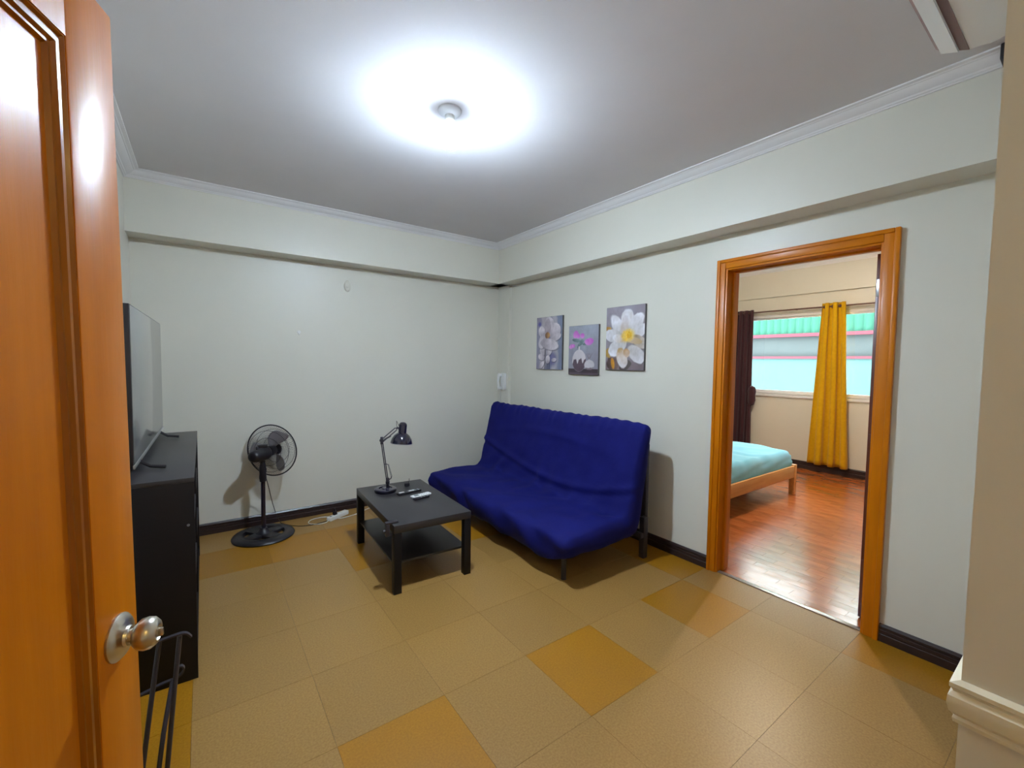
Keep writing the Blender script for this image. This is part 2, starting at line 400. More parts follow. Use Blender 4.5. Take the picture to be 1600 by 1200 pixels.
# bedroom window
wn = struct(thing('window_1', 'wide white framed sliding window in the bedroom', 'window', (D, (WY0+WY1)/2, WZ0)))
yc = (WY0+WY1)/2; hw = (WY0-WY1)/2; hz = WZ1-WZ0
def wp(name, m, x0, x1, y0, y1, z0, z1, par=wn, bev=0.002): return box(name, m, par, x0, x1, y0, y1, z0, z1, bev)
wp('frame_side', 'crown', 0.03, 0.11, hw-0.04, hw, 0, hz); wp('frame_side', 'crown', 0.03, 0.11, -hw, -hw+0.04, 0, hz)
wp('frame_top', 'crown', 0.03, 0.11, -hw+0.04, hw-0.04, hz-0.04, hz); wp('frame_bottom', 'crown', 0.03, 0.11, -hw+0.04, hw-0.04, 0, 0.04)
wp('sill', 'crown', -0.025, 0.03, -hw, hw, -0.028, 0.0, bev=0.004)
for k, (ya, yb, xo) in enumerate([(-hw+0.04, -0.19, 0.045), (-0.22, hw-0.04, 0.075)]):
    s = wp('sash', 'crown', xo, xo+0.022, ya, ya+0.028, 0.04, hz-0.04)
    wp('stile', 'crown', xo, xo+0.022, yb-0.028, yb, 0.04, hz-0.04, s)
    wp('rail', 'crown', xo, xo+0.022, ya+0.028, yb-0.028, 0.04, 0.066, s)
    wp('rail', 'crown', xo, xo+0.022, ya+0.028, yb-0.028, hz-0.066, hz-0.04, s)
    obj('pane', bx(NB(), xo+0.009, xo+0.013, ya+0.028, yb-0.028, 0.066, hz-0.066), 'glass', s)

# neighbouring building outside the window
FX = 7.6
nb = thing('neighbouring_building', 'neighbouring building with green corrugated sheeting and red beams outside the window', 'building', (FX, -1.0, -3.0))
box('lower_wall', 'facade_teal', nb, 0, 0.3, -6, 6, 0, 4.69)
box('window_band', 'facade_grey', nb, 0.05, 0.3, -6, 6, 4.69, 5.19)
box('beam', 'facade_red', nb, -0.05, 0.3, -6, 6, 4.67, 4.72); box('beam', 'facade_red', nb, -0.06, 0.3, -6, 6, 5.15, 5.22)
bm = NB(); n = 160
prof = []
for k in range(n+1):
    prof.append((-6+12*k/n, 0.03 if k % 2 else -0.02))
prism(bm, [(p[1], p[0]) for p in prof]+[(0.2, 6), (0.2, -6)], lambda p, e: (p[0], p[1], 6.75 if e else 5.22))
obj('corrugated_sheet', bm, 'facade_green', nb)
struct(box('ground', 'concrete', None, D+0.2, 12, -9, 9, -3.4, -3.0), 'concrete yard outside the window')

# ---------------------------------------------------------------- entry door leaf in the foreground
ang = math.radians(19.16)
dvx, dvy = math.sin(ang), math.cos(ang)
DW, DH, DT = 0.86, 2.075, 0.04
d1 = bpy.data.objects.new('door_1', None); COL.objects.link(d1)
d1['kind'] = 'structure'; d1['label'] = 'varnished orange wooden entry door standing open with a metal knob'; d1['category'] = 'door'
d1.location = (-3.127+0.050*dvx, -3.404+0.050*dvy, 0.006)
# local axes: x along the door (0 = free edge, negative towards hinge), y = away from camera (thickness), z up
d1.rotation_euler = (0, math.radians(-1.37), math.pi/2-ang)
S = 0.118; PT = 1.968
def dbox(name, m, x0, x1, y0, y1, z0, z1, bev=0.003, par=d1): return box(name, m, par, x0, x1, y0, y1, z0, z1, bev)
dbox('stile', 'door_wood', -S, 0, 0, DT, 0, DH); dbox('stile', 'door_wood', -DW, -DW+S, 0, DT, 0, DH)
for z0, z1 in ((0, 0.20), (0.78, 0.90) if False else (0, 0.20), (PT, DH)):
    if z0 == 0 and any(c.name.startswith('rail') for c in d1.children): continue
    dbox('rail', 'door_wood', -DW+S, -S, 0, DT, z0, z1, 0.0)
dbox('panel', 'door_wood', -DW+S, -S, 0.012, DT-0.012, 0.20, PT, 0.0)
# stepped moulding around the recessed panel (profile: w inward, y depth)
MP = [(0, 0.013), (0, 0.002), (0.004, 0.000), (0.007, 0.005), (0.010, 0.005), (0.014, 0.001), (0.020, 0.001), (0.024, 0.006), (0.028, 0.006), (0.032, 0.013)]
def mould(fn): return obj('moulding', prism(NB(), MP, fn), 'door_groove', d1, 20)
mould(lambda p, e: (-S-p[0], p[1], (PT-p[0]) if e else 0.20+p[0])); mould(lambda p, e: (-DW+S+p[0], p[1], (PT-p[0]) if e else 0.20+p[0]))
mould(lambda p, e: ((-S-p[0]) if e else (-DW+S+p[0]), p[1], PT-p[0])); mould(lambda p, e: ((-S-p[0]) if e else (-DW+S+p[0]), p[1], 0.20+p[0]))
kx, kz = -0.062, 1.004
kn = obj('knob', lathe(NB(), [(0.010, 0.0), (0.0115, -0.018), (0.0115, -0.023), (0.019, -0.026), (0.0255, -0.033), (0.0275, -0.042), (0.0265, -0.050), (0.021, -0.057), (0.0135, -0.060), (0.0115, -0.056), (0.0, -0.056)], 28, (kx, 0, kz), (0, 1, 0)), 'metal', d1, 40)
obj('rosette', lathe(NB(), [(0.0, 0.001), (0.040, 0.001), (0.040, -0.003), (0.034, -0.009), (0.024, -0.012), (0.018, -0.014), (0.016, -0.018), (0.0, -0.018)], 30, (kx, 0, kz), (0, 1, 0)), 'metal', kn, 30)
obj('turn_button', bx(lathe(NB(), [(0.008, -0.055), (0.008, -0.062), (0.0, -0.063)], 14, (kx, 0, kz), (0, 1, 0)), kx-0.0025, kx+0.0025, -0.067, -0.060, kz-0.007, kz+0.007, 0.001), 'metal', kn, 30)
dbox('latch_plate', 'metal', -0.0015, 0.001, 0.010, 0.030, kz-0.03, kz+0.03, 0.0)

# ---------------------------------------------------------------- ceiling lamp
def ceiling_lamp(label, loc, glow):
    cl = thing('ceiling_lamp', label, 'lamp', loc)
    obj('holder', lathe(NB(), [(0.0, 0), (0.062, 0), (0.062, -0.010), (0.056, -0.018), (0.040, -0.026), (0.030, -0.030), (0.0, -0.030)], 32), 'bulb_ring', cl, 30)
    obj('socket', lathe(NB(), [(0.026, -0.028), (0.026, -0.050), (0.022, -0.056), (0.0, -0.056)], 24), 'white_plastic', cl, 30)
    bu = obj('bulb', lathe(NB(), [(0.0, -0.126), (0.0595, -0.128), (0.060, -0.134), (0.057, -0.156), (0.046, -0.178), (0.028, -0.192), (0.0, -0.198)], 28), glow, cl, 60)
    obj('bulb_neck', lathe(NB(), [(0.0, -0.052), (0.022, -0.054), (0.038, -0.078), (0.053, -0.104), (0.0592, -0.120), (0.0597, -0.1279), (0.0, -0.1265)], 28), 'bulb_neck', bu, 60)
    return cl
ceiling_lamp('bare glowing white bulb in a round holder on the living room ceiling', (-1.905, -2.292, ZC), 'bulb')
ceiling_lamp('bare glowing bulb on the bedroom ceiling', (2.1, -2.3, BZ), 'bulb_bedroom')
ceiling_lamp('bare glowing warm bulb on the entry hall ceiling', (-2.6, -5.5, 2.5), 'bulb_hall')

# ---------------------------------------------------------------- air conditioner above the entry
ac = thing('air_conditioner', 'white wall mounted air conditioner above the entry opening', 'air conditioner', (-1.66, YF, 2.39))
ACP = [(0.0, 0.0), (0.09, -0.008), (0.128, -0.006), (0.160, 0.006), (0.188, 0.022), (0.200, 0.060), (0.200, 0.24), (0.185, 0.27), (0.0, 0.27)]
def acx(p, e, w=0.40): return ((w if e else -w), p[0], p[1])
bm = prism(NB(), ACP, acx); bmesh.ops.bevel(bm, geom=[e for e in bm.edges if abs(e.verts[0].co.x-e.verts[1].co.x) < 1e-5], offset=0.008, segments=3, affect='EDGES')
obj('body', bm, 'white_plastic', ac, 30)
obj('front_panel', bx(NB(), -0.39, 0.39, 0.196, 0.206, 0.055, 0.255, 0.004), 'white_plastic', ac, 30)
def slot(y0, z0, y1, z1): return obj('air_slot', prism(NB(), [(y0, z0), (y1, z1), (y1, z1+0.012), (y0, z0+0.012)], lambda p, e: ((0.388 if e else -0.388), p[0], p[1])), 'jamb_dark', ac)
slot(0.128, -0.0085, 0.148, 0.0005); slot(0.186, 0.018, 0.197, 0.030)
obj('louvre', prism(NB(), [(0.150, -0.004), (0.185, 0.010), (0.185, 0.016), (0.150, 0.004)], lambda p, e: ((0.385 if e else -0.385), p[0], p[1])), 'white_plastic', ac)
tag(box('pipe_bracket', 'black_plastic', None, -0.300, -0.190, -4.165, -4.101, 2.785, 2.849, 0.004), 'small black bracket at the end of the crown moulding', 'bracket')

# ---------------------------------------------------------------- television cabinet
cb = thing('television_cabinet', 'tall black wooden cabinet with open front under the television', 'cabinet', (-3.24, -1.22, 0))
CX0, CX1, CY0, CY1, CH = -0.205, 0.190, -0.780, 0.780, 0.953
box('top', 'table_top', cb, CX0, CX1, CY0, CY1, CH-0.02, CH, 0.0015)
box('side', 'black_wood', cb, CX0, CX1-0.001, CY0, CY0+0.018, 0, CH-0.02, 0.001); box('side', 'black_wood', cb, CX0, CX1-0.001, CY1-0.018, CY1, 0, CH-0.02, 0.001)
box('back_panel', 'black_wood', cb, CX0, CX0+0.006, CY0+0.018, CY1-0.018, 0.0, CH-0.02)
box('bottom', 'black_wood', cb, CX0+0.006, CX1-0.002, CY0+0.018, CY1-0.018, 0.05, 0.068); box('plinth', 'black_wood', cb, CX1-0.03, CX1-0.012, CY0+0.018, CY1-0.018, 0, 0.05)
for k in (0.36, 0.66): box('shelf', 'table_top', cb, CX0+0.006, CX1-0.006, CY0+0.018, CY1-0.018, k, k+0.018)
box('divider', 'black_wood', cb, CX0+0.006, CX1-0.004, -0.009, 0.009, 0.068, CH-0.02)
obj('cam_cover', lathe(NB(), [(0.0, 0.0), (0.006, 0.0), (0.006, 0.0015), (0.0, 0.0015)], 12, (0.165, CY0, 0.735), (0, -1, 0)), 'grey_rubber', cb)

# television
tv = thing('television', 'large flat television standing on the black cabinet', 'television', (-3.262, -1.20, CH), math.radians(-0.9))
TW = 0.69
def tvb(name, m, x0, x1, y0, y1, z0, z1, b=0.002, par=tv): return box(name, m, par, x0, x1, y0, y1, z0, z1, b)
tvb('housing', 'black_plastic', -0.022, 0.004, -TW, TW, 0.045, 0.785, 0.003)
tvb('back_bulge', 'black_plastic', -0.062, -0.022, -TW*0.8, TW*0.8, 0.07, 0.52, 0.012)
tvb('screen', 'screen', 0.003, 0.0062, -TW+0.006, TW-0.006, 0.062, 0.779, 0.0005)
tvb('lower_bezel', 'silver', 0.001, 0.0085, -TW, TW, 0.042, 0.060, 0.001)
for y in (-0.50, 0.50):
    bm = NB()
    tube(bm, [(-0.005, y, 0.05), (0.045, y-0.01, 0.016), (0.105, y-0.022, 0.009)], [0.009, 0.008, 0.008], 8)
    tube(bm, [(-0.008, y, 0.05), (-0.05, y+0.01, 0.016), (-0.10, y+0.02, 0.009)], [0.009, 0.008, 0.008], 8)
    obj('foot', bm, 'black_plastic', tv, 40)

# ---------------------------------------------------------------- coffee table
ct = thing('coffee_table', 'low black rectangular coffee table with a lower shelf', 'table', (-1.744, -1.355, 0), math.radians(-2.4))
TX, TY, TH = 0.275, 0.483, 0.45
box('table_top', 'table_top', ct, -TX, TX, -TY, TY, TH-0.05, TH, 0.0015)
for sx in (-1, 1):
    for sy in (-1, 1):
        box('leg', 'black_wood', ct, sx*TX, sx*(TX-0.05), sy*TY, sy*(TY-0.05), 0, TH-0.05, 0.0015)
box('shelf', 'table_top', ct, -TX+0.012, TX-0.012, -TY+0.052, TY-0.052, 0.175, 0.190, 0.001)

# ---------------------------------------------------------------- desk lamp
dx0, dy0 = -1.832, -1.075
lp = thing('desk_lamp', 'black articulated desk lamp with round base on the coffee table', 'lamp', (dx0, dy0, TH))
bs = obj('base', lathe(NB(), [(0.0, 0), (0.084, 0), (0.086, 0.004), (0.086, 0.022), (0.080, 0.028), (0.052, 0.030), (0.050, 0.024), (0.030, 0.026), (0.026, 0.034), (0.0, 0.034)], 36), 'black_gloss', lp, 30)
Pj = Vector((0.018, 0, 0.070)); Pe = Vector((-0.030, 0, 0.415)); Ph = Vector((0.088, 0, 0.500))
obj('post', lathe(NB(), [(0.0, 0.03), (0.012, 0.03), (0.012, 0.060), (0.016, 0.062), (0.016, 0.080), (0.0, 0.082)], 14, (0.018, 0, 0)), 'black_plastic', lp, 30)
def rods(name, A, B, off, r=0.0042):
    bm = NB(); t = (B-A).normalized(); n = Vector((-t.z, 0, t.x))
    for s in (-1, 1): tube(bm, [A+n*off*s, B+n*off*s], r, 8)
    return obj(name, bm, 'black_iron', lp, 40)
la = rods('lower_arm', Pj, Pe, 0.006); ua = rods('upper_arm', Pe+Vector((0, 0, -0.005)), Ph, 0.011)
obj('lower_clamp', bx(NB(), Pj.x-0.011, Pj.x+0.011, -0.012, 0.012, 0.070, 0.108, 0.003), 'black_iron', lp, 40)
obj('elbow_joint', bx(lathe(NB(), [(0.0, -0.012), (0.014, -0.012), (0.014, 0.012), (0.0, 0.012)], 16, Pe, (0, 1, 0)), Pe.x-0.010, Pe.x+0.010, -0.006, 0.006, Pe.z-0.03, Pe.z+0.03, 0.003), 'black_iron', lp, 40)
def spring(name, A, B, par, turns=18, r=0.0055):
    pts = []; t = (B-A).normalized(); a, b = frame_for(t); n = turns*8
    for k in range(n+1):
        w = 2*math.pi*k/8; pts.append(A+(B-A)*(k/n)+(a*math.cos(w)+b*math.sin(w))*r)
    return obj(name, tube(NB(), pts, 0.0012, 5), 'black_iron', par, 60)
spring('spring', Vector((0.050, 0, 0.115)), Vector((0.022, 0, 0.215)), la)
obj('spring_hook', tube(NB(), [(0.020, 0, 0.088), (0.046, 0, 0.100), (0.050, 0, 0.116)], 0.004, 6), 'black_iron', la)
obj('spring_link', tube(NB(), [(0.022, 0, 0.215), (0.008, 0, 0.222), (-0.004, 0, 0.222)], 0.003, 6), 'black_iron', la)
spring('spring', Vector((-0.012, 0, 0.420)), Vector((0.045, 0, 0.445)), ua)
Rc = Vector((0.132, 0, 0.378)); Tc = Vector((0.148, 0, 0.552)); ax = (Tc-Rc).normalized()
hd = obj('shade', lathe(NB(), [(0.088, 0.0), (0.086, 0.012), (0.078, 0.038), (0.062, 0.064), (0.042, 0.080), (0.034, 0.084), (0.030, 0.080), (0.040, 0.075), (0.058, 0.060), (0.074, 0.035), (0.083, 0.012), (0.085, 0.0)], 32, Rc, ax, cap=False), 'black_gloss', lp, 40)
obj('socket_housing', lathe(NB(), [(0.0, 0.074), (0.033, 0.078), (0.033, 0.150), (0.030, 0.160), (0.020, 0.170), (0.008, 0.173), (0.0, 0.1735)], 24, Rc, ax), 'black_gloss', hd, 40)
obj('shade_rim', tube(NB(), [Rc+(frame_for(ax)[0]*math.cos(t)+frame_for(ax)[1]*math.sin(t))*0.0868 for t in [2*math.pi*k/32 for k in range(32)]], 0.0022, 6, closed=True), 'silver', hd, 60)
obj('head_bracket', tube(NB(), [Ph, (0.100, 0, 0.508), (0.112, 0, 0.500)], 0.009, 8), 'black_iron', lp, 40)
obj('cord', tube(NB(), [(0.098, 0, 0.50), (0.092, 0, 0.535), (0.092, 0, 0.565), (0.098, 0, 0.555), (0.110, 0, 0.525)], 0.002, 6), 'cable_black', lp, 60)

# remotes and small things on the table
def remote(name, label, loc, rz, L, Wd, H, m, nb_, extra=None):
    t = thing(name, label, 'remote', (loc[0], loc[1], TH), rz)
    box('casing', m, t, -L/2, L/2, -Wd/2, Wd/2, 0.0, H, 0.003)
    if extra == 'lcd': box('display', 'lcd', t, -L*0.36, -L*0.12, -Wd*0.30, Wd*0.30, H-0.001, H+0.0008)
    for i in range(nb_):
        x = -L*0.02+L*0.42*i/max(1, nb_-1)
        for y in (-Wd*0.22, Wd*0.22): box('button', 'button', t, x-0.005, x+0.005, y-0.004, y+0.004, H-0.001, H+0.0012)
    return t
r1 = remote('remote_control', 'long black television remote lying nearest the desk lamp', (-1.690, -1.215), math.radians(6), 0.20, 0.042, 0.016, 'black_plastic', 4)
remote('remote_control', 'white air conditioner remote with a grey display on the coffee table', (-1.642, -1.335), math.radians(10), 0.165, 0.050, 0.012, 'white_plastic', 4, 'lcd')
remote('remote_control', 'small black remote in front of the white remote', (-1.668, -1.400), math.radians(10), 0.13, 0.034, 0.014, 'black_plastic', 3)
for (x, y) in ((-0.065, 0.0), (0.022, 0.002)): box('label_patch', 'white_plastic', r1, x-0.022, x+0.022, y-0.012, y+0.012, 0.0155, 0.0168)
cp = thing('power_adapter', 'small black plug adapter standing on the coffee table', 'adapter', (-1.632, -1.03, TH), 0.2)
box('body', 'black_plastic', cp, -0.018, 0.018, -0.014, 0.014, 0, 0.026, 0.003)
obj('cable_stub', tube(NB(), [(0.014, 0, 0.022), (0.020, 0, 0.040), (0.021, 0, 0.062)], 0.002, 6), 'cable_black', cp)
ck = thing('table_clamp', 'black screw clamp gripping the edge of the coffee table', 'clamp', (-2.0455, -1.765, TH))
ck.rotation_euler = (0, 0, math.radians(-2.4))
box('upper_jaw', 'black_iron', ck, -0.030, 0.052, -0.016, 0.016, 0.0, 0.012, 0.002)
box('spine', 'black_iron', ck, -0.030, -0.0065, -0.016, 0.016, -0.078, -0.0002, 0.002)
box('lower_jaw', 'black_iron', ck, -0.0065, 0.030, -0.016, 0.016, -0.078, -0.068, 0.002)
obj('screw', lathe(NB(), [(0.0, 0.0), (0.012, 0.0), (0.012, 0.014), (0.006, 0.016), (0.006, 0.030), (0.0, 0.030)], 12, (-0.045, 0, -0.045), (1, 0, 0)), 'black_iron', ck, 30)

# ---------------------------------------------------------------- futon sofa
fu = thing('futon_sofa', 'folding futon sofa in a creased dark blue cover', 'sofa', (-0.65, -1.375, 0))
# cross-section in (x, z) world-like coordinates relative to x = -0.65
prof = [(-0.43, 0.215), (-0.465, 0.255), (-0.468, 0.30), (-0.45, 0.335), (-0.41, 0.352), (-0.33, 0.36), (-0.22, 0.364), (-0.10, 0.366), (0.0, 0.366),
        (0.08, 0.366), (0.128, 0.37), (0.148, 0.392), (0.160, 0.43), (0.180, 0.51), (0.206, 0.61), (0.232, 0.72), (0.258, 0.83), (0.284, 0.935), (0.300, 1.000), (0.325, 1.040),
        (0.362, 1.054), (0.40, 1.038), (0.420, 1.000), (0.412, 0.93), (0.395, 0.80), (0.372, 0.66), (0.348, 0.52), (0.325, 0.40), (0.300, 0.30), (0.262, 0.232),
        (0.20, 0.212), (0.05, 0.208), (-0.10, 0.206), (-0.25, 0.205), (-0.36, 0.206)]
def resample(P, n):
    P = [Vector((a, b)) for a, b in P]; P.append(P[0]); L = [0]
    for a, b in zip(P[:-1], P[1:]): L.append(L[-1]+(b-a).length)
    out = []
    for k in range(n):
        s = L[-1]*k/n; i = max(j for j in range(len(L)-1) if L[j] <= s+1e-9); t = (s-L[i])/(L[i+1]-L[i]); out.append(P[i].lerp(P[i+1], t))
    return out
RPf = resample(prof, 132); NPt = len(RPf); NY = 150; HWd = 1.055
def fold(x, z, y, k, nrm):
    """creases of the loose cover, in metres along the normal"""
    seat = 1.0 if (z < 0.375 and x < 0.15) else 0.0
    d = 0.0
    d += 0.012*mnoise.noise(Vector((x*3.1, y*2.3, z*3.0)))+0.005*mnoise.noise(Vector((x*9, y*7, z*9)))
    dc = math.hypot(x-0.14, z-0.372)                       # near the seat crease
    g = math.exp(-(dc/0.16)**2)
    w = y*11+2.2*mnoise.noise(Vector((y*2.1, dc*5, 3.3)))+dc*7
    d += 0.016*g*math.sin(w*2.0)*(0.4+0.6*mnoise.noise(Vector((y*3.7, 1.7, 0.0)))**2*4)
    if x < -0.28 and z < 0.36:                              # front face drape
        w = y*7-z*22+1.6*mnoise.noise(Vector((y*2.7, z*4, 9.1)))
        d += 0.013*math.sin(w*1.7)*min(1, (0.37-z)/0.08)
    if z > 0.9:                                             # gathered elastic along the top
        d += 0.0035*math.sin(y*58+3*mnoise.noise(Vector((y*6, 0, 0))))*min(1, (z-0.9)/0.1)*(1.0 if x > 0.29 else 0.2)
    # long sagging fold over the backrest
    if 0.14 < x < 0.34 and z > 0.38:
        w = z-(0.80+0.15*math.cos((y-0.0)*1.3)-0.10)
        d += 0.013*math.exp(-(w/0.03)**2)*max(0, math.sin((y+0.9)*1.6))
        w2 = z-(0.47+0.17*((y)/1.0)**2*(1 if y > 0 else 0.6)+0.03*math.sin(3*y))
        d += 0.016*math.exp(-(w2/0.022)**2)-0.012*math.exp(-((w2+0.04)/0.022)**2)
    if seat and x > -0.42:
        w = x*4+y*3.1
        d += 0.007*math.sin(w*3.3+2*mnoise.noise(Vector((x*4, y*4, 2))))
    return d
bm = NB(); rings = []
cx_ = sum(p.x for p in RPf)/NPt; cz_ = sum(p.y for p in RPf)/NPt
for j in range(NY+1):
    u = -1+2*j/NY
    v = math.sin(u*math.pi/2)**1 if False else u
    y = v*HWd
    e = max(0.0, abs(v)-0.955)/0.045
    sh = 0.055*(1-math.sqrt(max(0, 1-e*e)))   # rounded ends
    ring = []
    for k, p in enumerate(RPf):
        a, b = RPf[k-1], RPf[(k+1) % NPt]; t = (b-a).normalized(); nrm = Vector((-t.y, t.x))
        # profile runs clockwise seen along +y: outward normal
        d = fold(p.x, p.y, y, k, nrm)-sh
        q = p+nrm*d
        # loose cover sags below the frame along the front
        wf_ = max(0.0, min(1.0, (0.285-p.y)/0.06))*max(0.0, min(1.0, (0.02-p.x)/0.25))
        q.y -= wf_*(0.078*(1-abs(v)**5)+0.010*math.sin(7*y+1.5*mnoise.noise(Vector((y*3, 0, 5)))))
        ring.append(bm.verts.new((q.x, y, q.y)))
    rings.append(ring)
for A, B in zip(rings[:-1], rings[1:]):
    for k in range(NPt): bm.faces.new((A[k], A[(k+1) % NPt], B[(k+1) % NPt], B[k]))
bm.faces.new(rings[0]); bm.faces.new(rings[-1][::-1])
cov = obj('fabric_cover', bm, 'futon_blue', fu, 70)
# black steel frame under the cover
box('frame_rail', 'black_iron', fu, -0.40, -0.36, -0.95, 0.95, 0.165, 0.203, 0.003)
box('frame_rail', 'black_iron', fu, 0.30, 0.34, -0.95, 0.95, 0.165, 0.203, 0.003)
for y in (-0.90, 0.90): box('cross_rail', 'black_iron', fu, -0.36, 0.30, y-0.02, y+0.02, 0.168, 0.200, 0.003)
for (x, y) in ((-0.345, -0.905), (-0.345, 0.905)): obj('leg', lathe(NB(), [(0.0, 0), (0.019, 0), (0.019, 0.004), (0.017, 0.006), (0.019, 0.175), (0.0, 0.175)], 16, (x, y, 0)), 'black_iron', fu, 30)
for y in (-1.0, 1.0): box('rear_leg', 'black_iron', fu, 0.375, 0.425, y-0.022, y+0.022, 0.0, 0.32, 0.003)
for y in (-0.95, 0.95): box('rear_arm', 'black_iron', fu, 0.34, 0.375, y-0.07, y+0.07, 0.165, 0.203, 0.003)
for y in (-0.965, 0.965):
    obj('back_bracket', bx(NB(), 0.43, 0.462, y-0.025, y+0.025, 0.30, 0.88, 0.004), 'black_iron', fu, 30)

# ---------------------------------------------------------------- canvas prints
def smooth(a, b, x): t = np.clip((x-a)/(b-a), 0, 1); return t*t*(3-2*t)
class Paint:
    def __init__(s, nx, ny):
        s.nx, s.ny = nx, ny
        s.U, s.V = np.meshgrid(np.linspace(0, 1, nx), np.linspace(0, 1, ny)); s.C = np.zeros((ny, nx, 3))
        rs = np.random.RandomState(5)
        s.n = np.zeros((ny, nx))
        for sc in (4, 9, 20, 38):
            g = rs.rand(sc+2, sc+2); yy = s.V*sc; xx = s.U*sc; i = yy.astype(int); j = xx.astype(int); fy = yy-i; fx = xx-j
            s.n += ((g[i, j]*(1-fx)+g[i, j+1]*fx)*(1-fy)+(g[i+1, j]*(1-fx)+g[i+1, j+1]*fx)*fy-0.5)/(1+sc/14)
    def mix(s, m, c): s.C = s.C*(1-m[..., None])+np.array(c)*m[..., None]
    def petal(s, u, v, a, b, rot, c1, c2, soft=0.08, edge=None, asp=1.4):
        """ellipse with shading from c1 (at its base) to c2 (at its tip)"""
        x = (s.U-u); y = (s.V-v)*asp
        cr, sr = math.cos(rot), math.sin(rot); p = (x*cr+y*sr)/a; q = (-x*sr+y*cr)/b
        d = np.sqrt(p*p+q*q)+0.24*s.n
        if edge is not None:
            p2 = ((x-0.012)*cr+(y+0.02)*sr)/a; q2 = (-(x-0.012)*sr+(y+0.02)*cr)/b
            s.mix(0.6*(1-smooth(1-soft, 1+2*soft, np.sqrt(p2*p2+q2*q2)+0.1*s.n)), edge)
        m = 1-smooth(1-soft, 1+soft, d); t = np.clip((p+1)/2+0.6*s.n, 0, 1)
        col = np.array(c1)*(1-t[..., None])+np.array(c2)*t[..., None]
        s.C = s.C*(1-m[..., None])+col*m[..., None]
def lin(r, g, b): return tuple(((c/255)/12.92 if c/255 < 0.04045 else (((c/255)+0.055)/1.055)**2.4) for c in (r, g, b))
def paint_magnolia(P):
    for k, c in enumerate([lin(150, 146, 165), lin(185, 176, 182), lin(120, 126, 152), lin(178, 172, 180), lin(128, 136, 160)]):
        P.mix(smooth(k*0.22-0.1, k*0.22, P.U+0.10*P.n), c)
    P.mix(1-smooth(0.02, 0.10, np.hypot(P.U-0.12, (P.V-0.87)*1.4)), lin(96, 92, 160))
    P.mix(0.8*(1-smooth(0.08, 0.22, np.hypot(P.U-0.65, (P.V-0.20)*1.2))), lin(104, 100, 150))
    w, g, d = lin(226, 218, 222), lin(168, 156, 166), lin(62, 54, 70)
    for x in (0.36, 0.44, 0.52): P.mix(0.8*(1-smooth(0.012, 0.03, np.abs(P.U-x)))*(1-smooth(0.36, 0.42, P.V)), d)
    for (u, v, a, b, r) in ((0.24, 0.33, 0.12, 0.08, 2.2), (0.52, 0.34, 0.13, 0.09, 0.9), (0.20, 0.23, 0.13, 0.085, 2.9), (0.46, 0.19, 0.11, 0.09, 1.4), (0.22, 0.08, 0.13, 0.07, 0.8), (0.70, 0.18, 0.09, 0.05, 0.1)):
        P.petal(u, v, a, b, r, g, w, edge=d)
    P.petal(0.55, 0.82, 0.26, 0.17, 1.9, g, w, edge=d); P.petal(0.72, 0.72, 0.24, 0.20, 0.9, g, w, edge=d); P.petal(0.24, 0.70, 0.20, 0.14, 2.2, g, w, edge=d)
    P.petal(0.44, 0.80, 0.22, 0.13, 1.5, lin(150, 136, 146), lin(190, 178, 186), edge=None)
    P.petal(0.74, 0.60, 0.22, 0.09, 0.25, g, w, edge=d); P.petal(0.28, 0.56, 0.24, 0.16, -2.2, g, w, edge=d); P.petal(0.52, 0.48, 0.34, 0.15, -0.2, g, w, edge=d)
    P.petal(0.44, 0.65, 0.10, 0.085, 0, lin(110, 78, 60), lin(190, 138, 84)); P.petal(0.47, 0.66, 0.055, 0.05, 0, lin(160, 110, 64), lin(206, 160, 100))
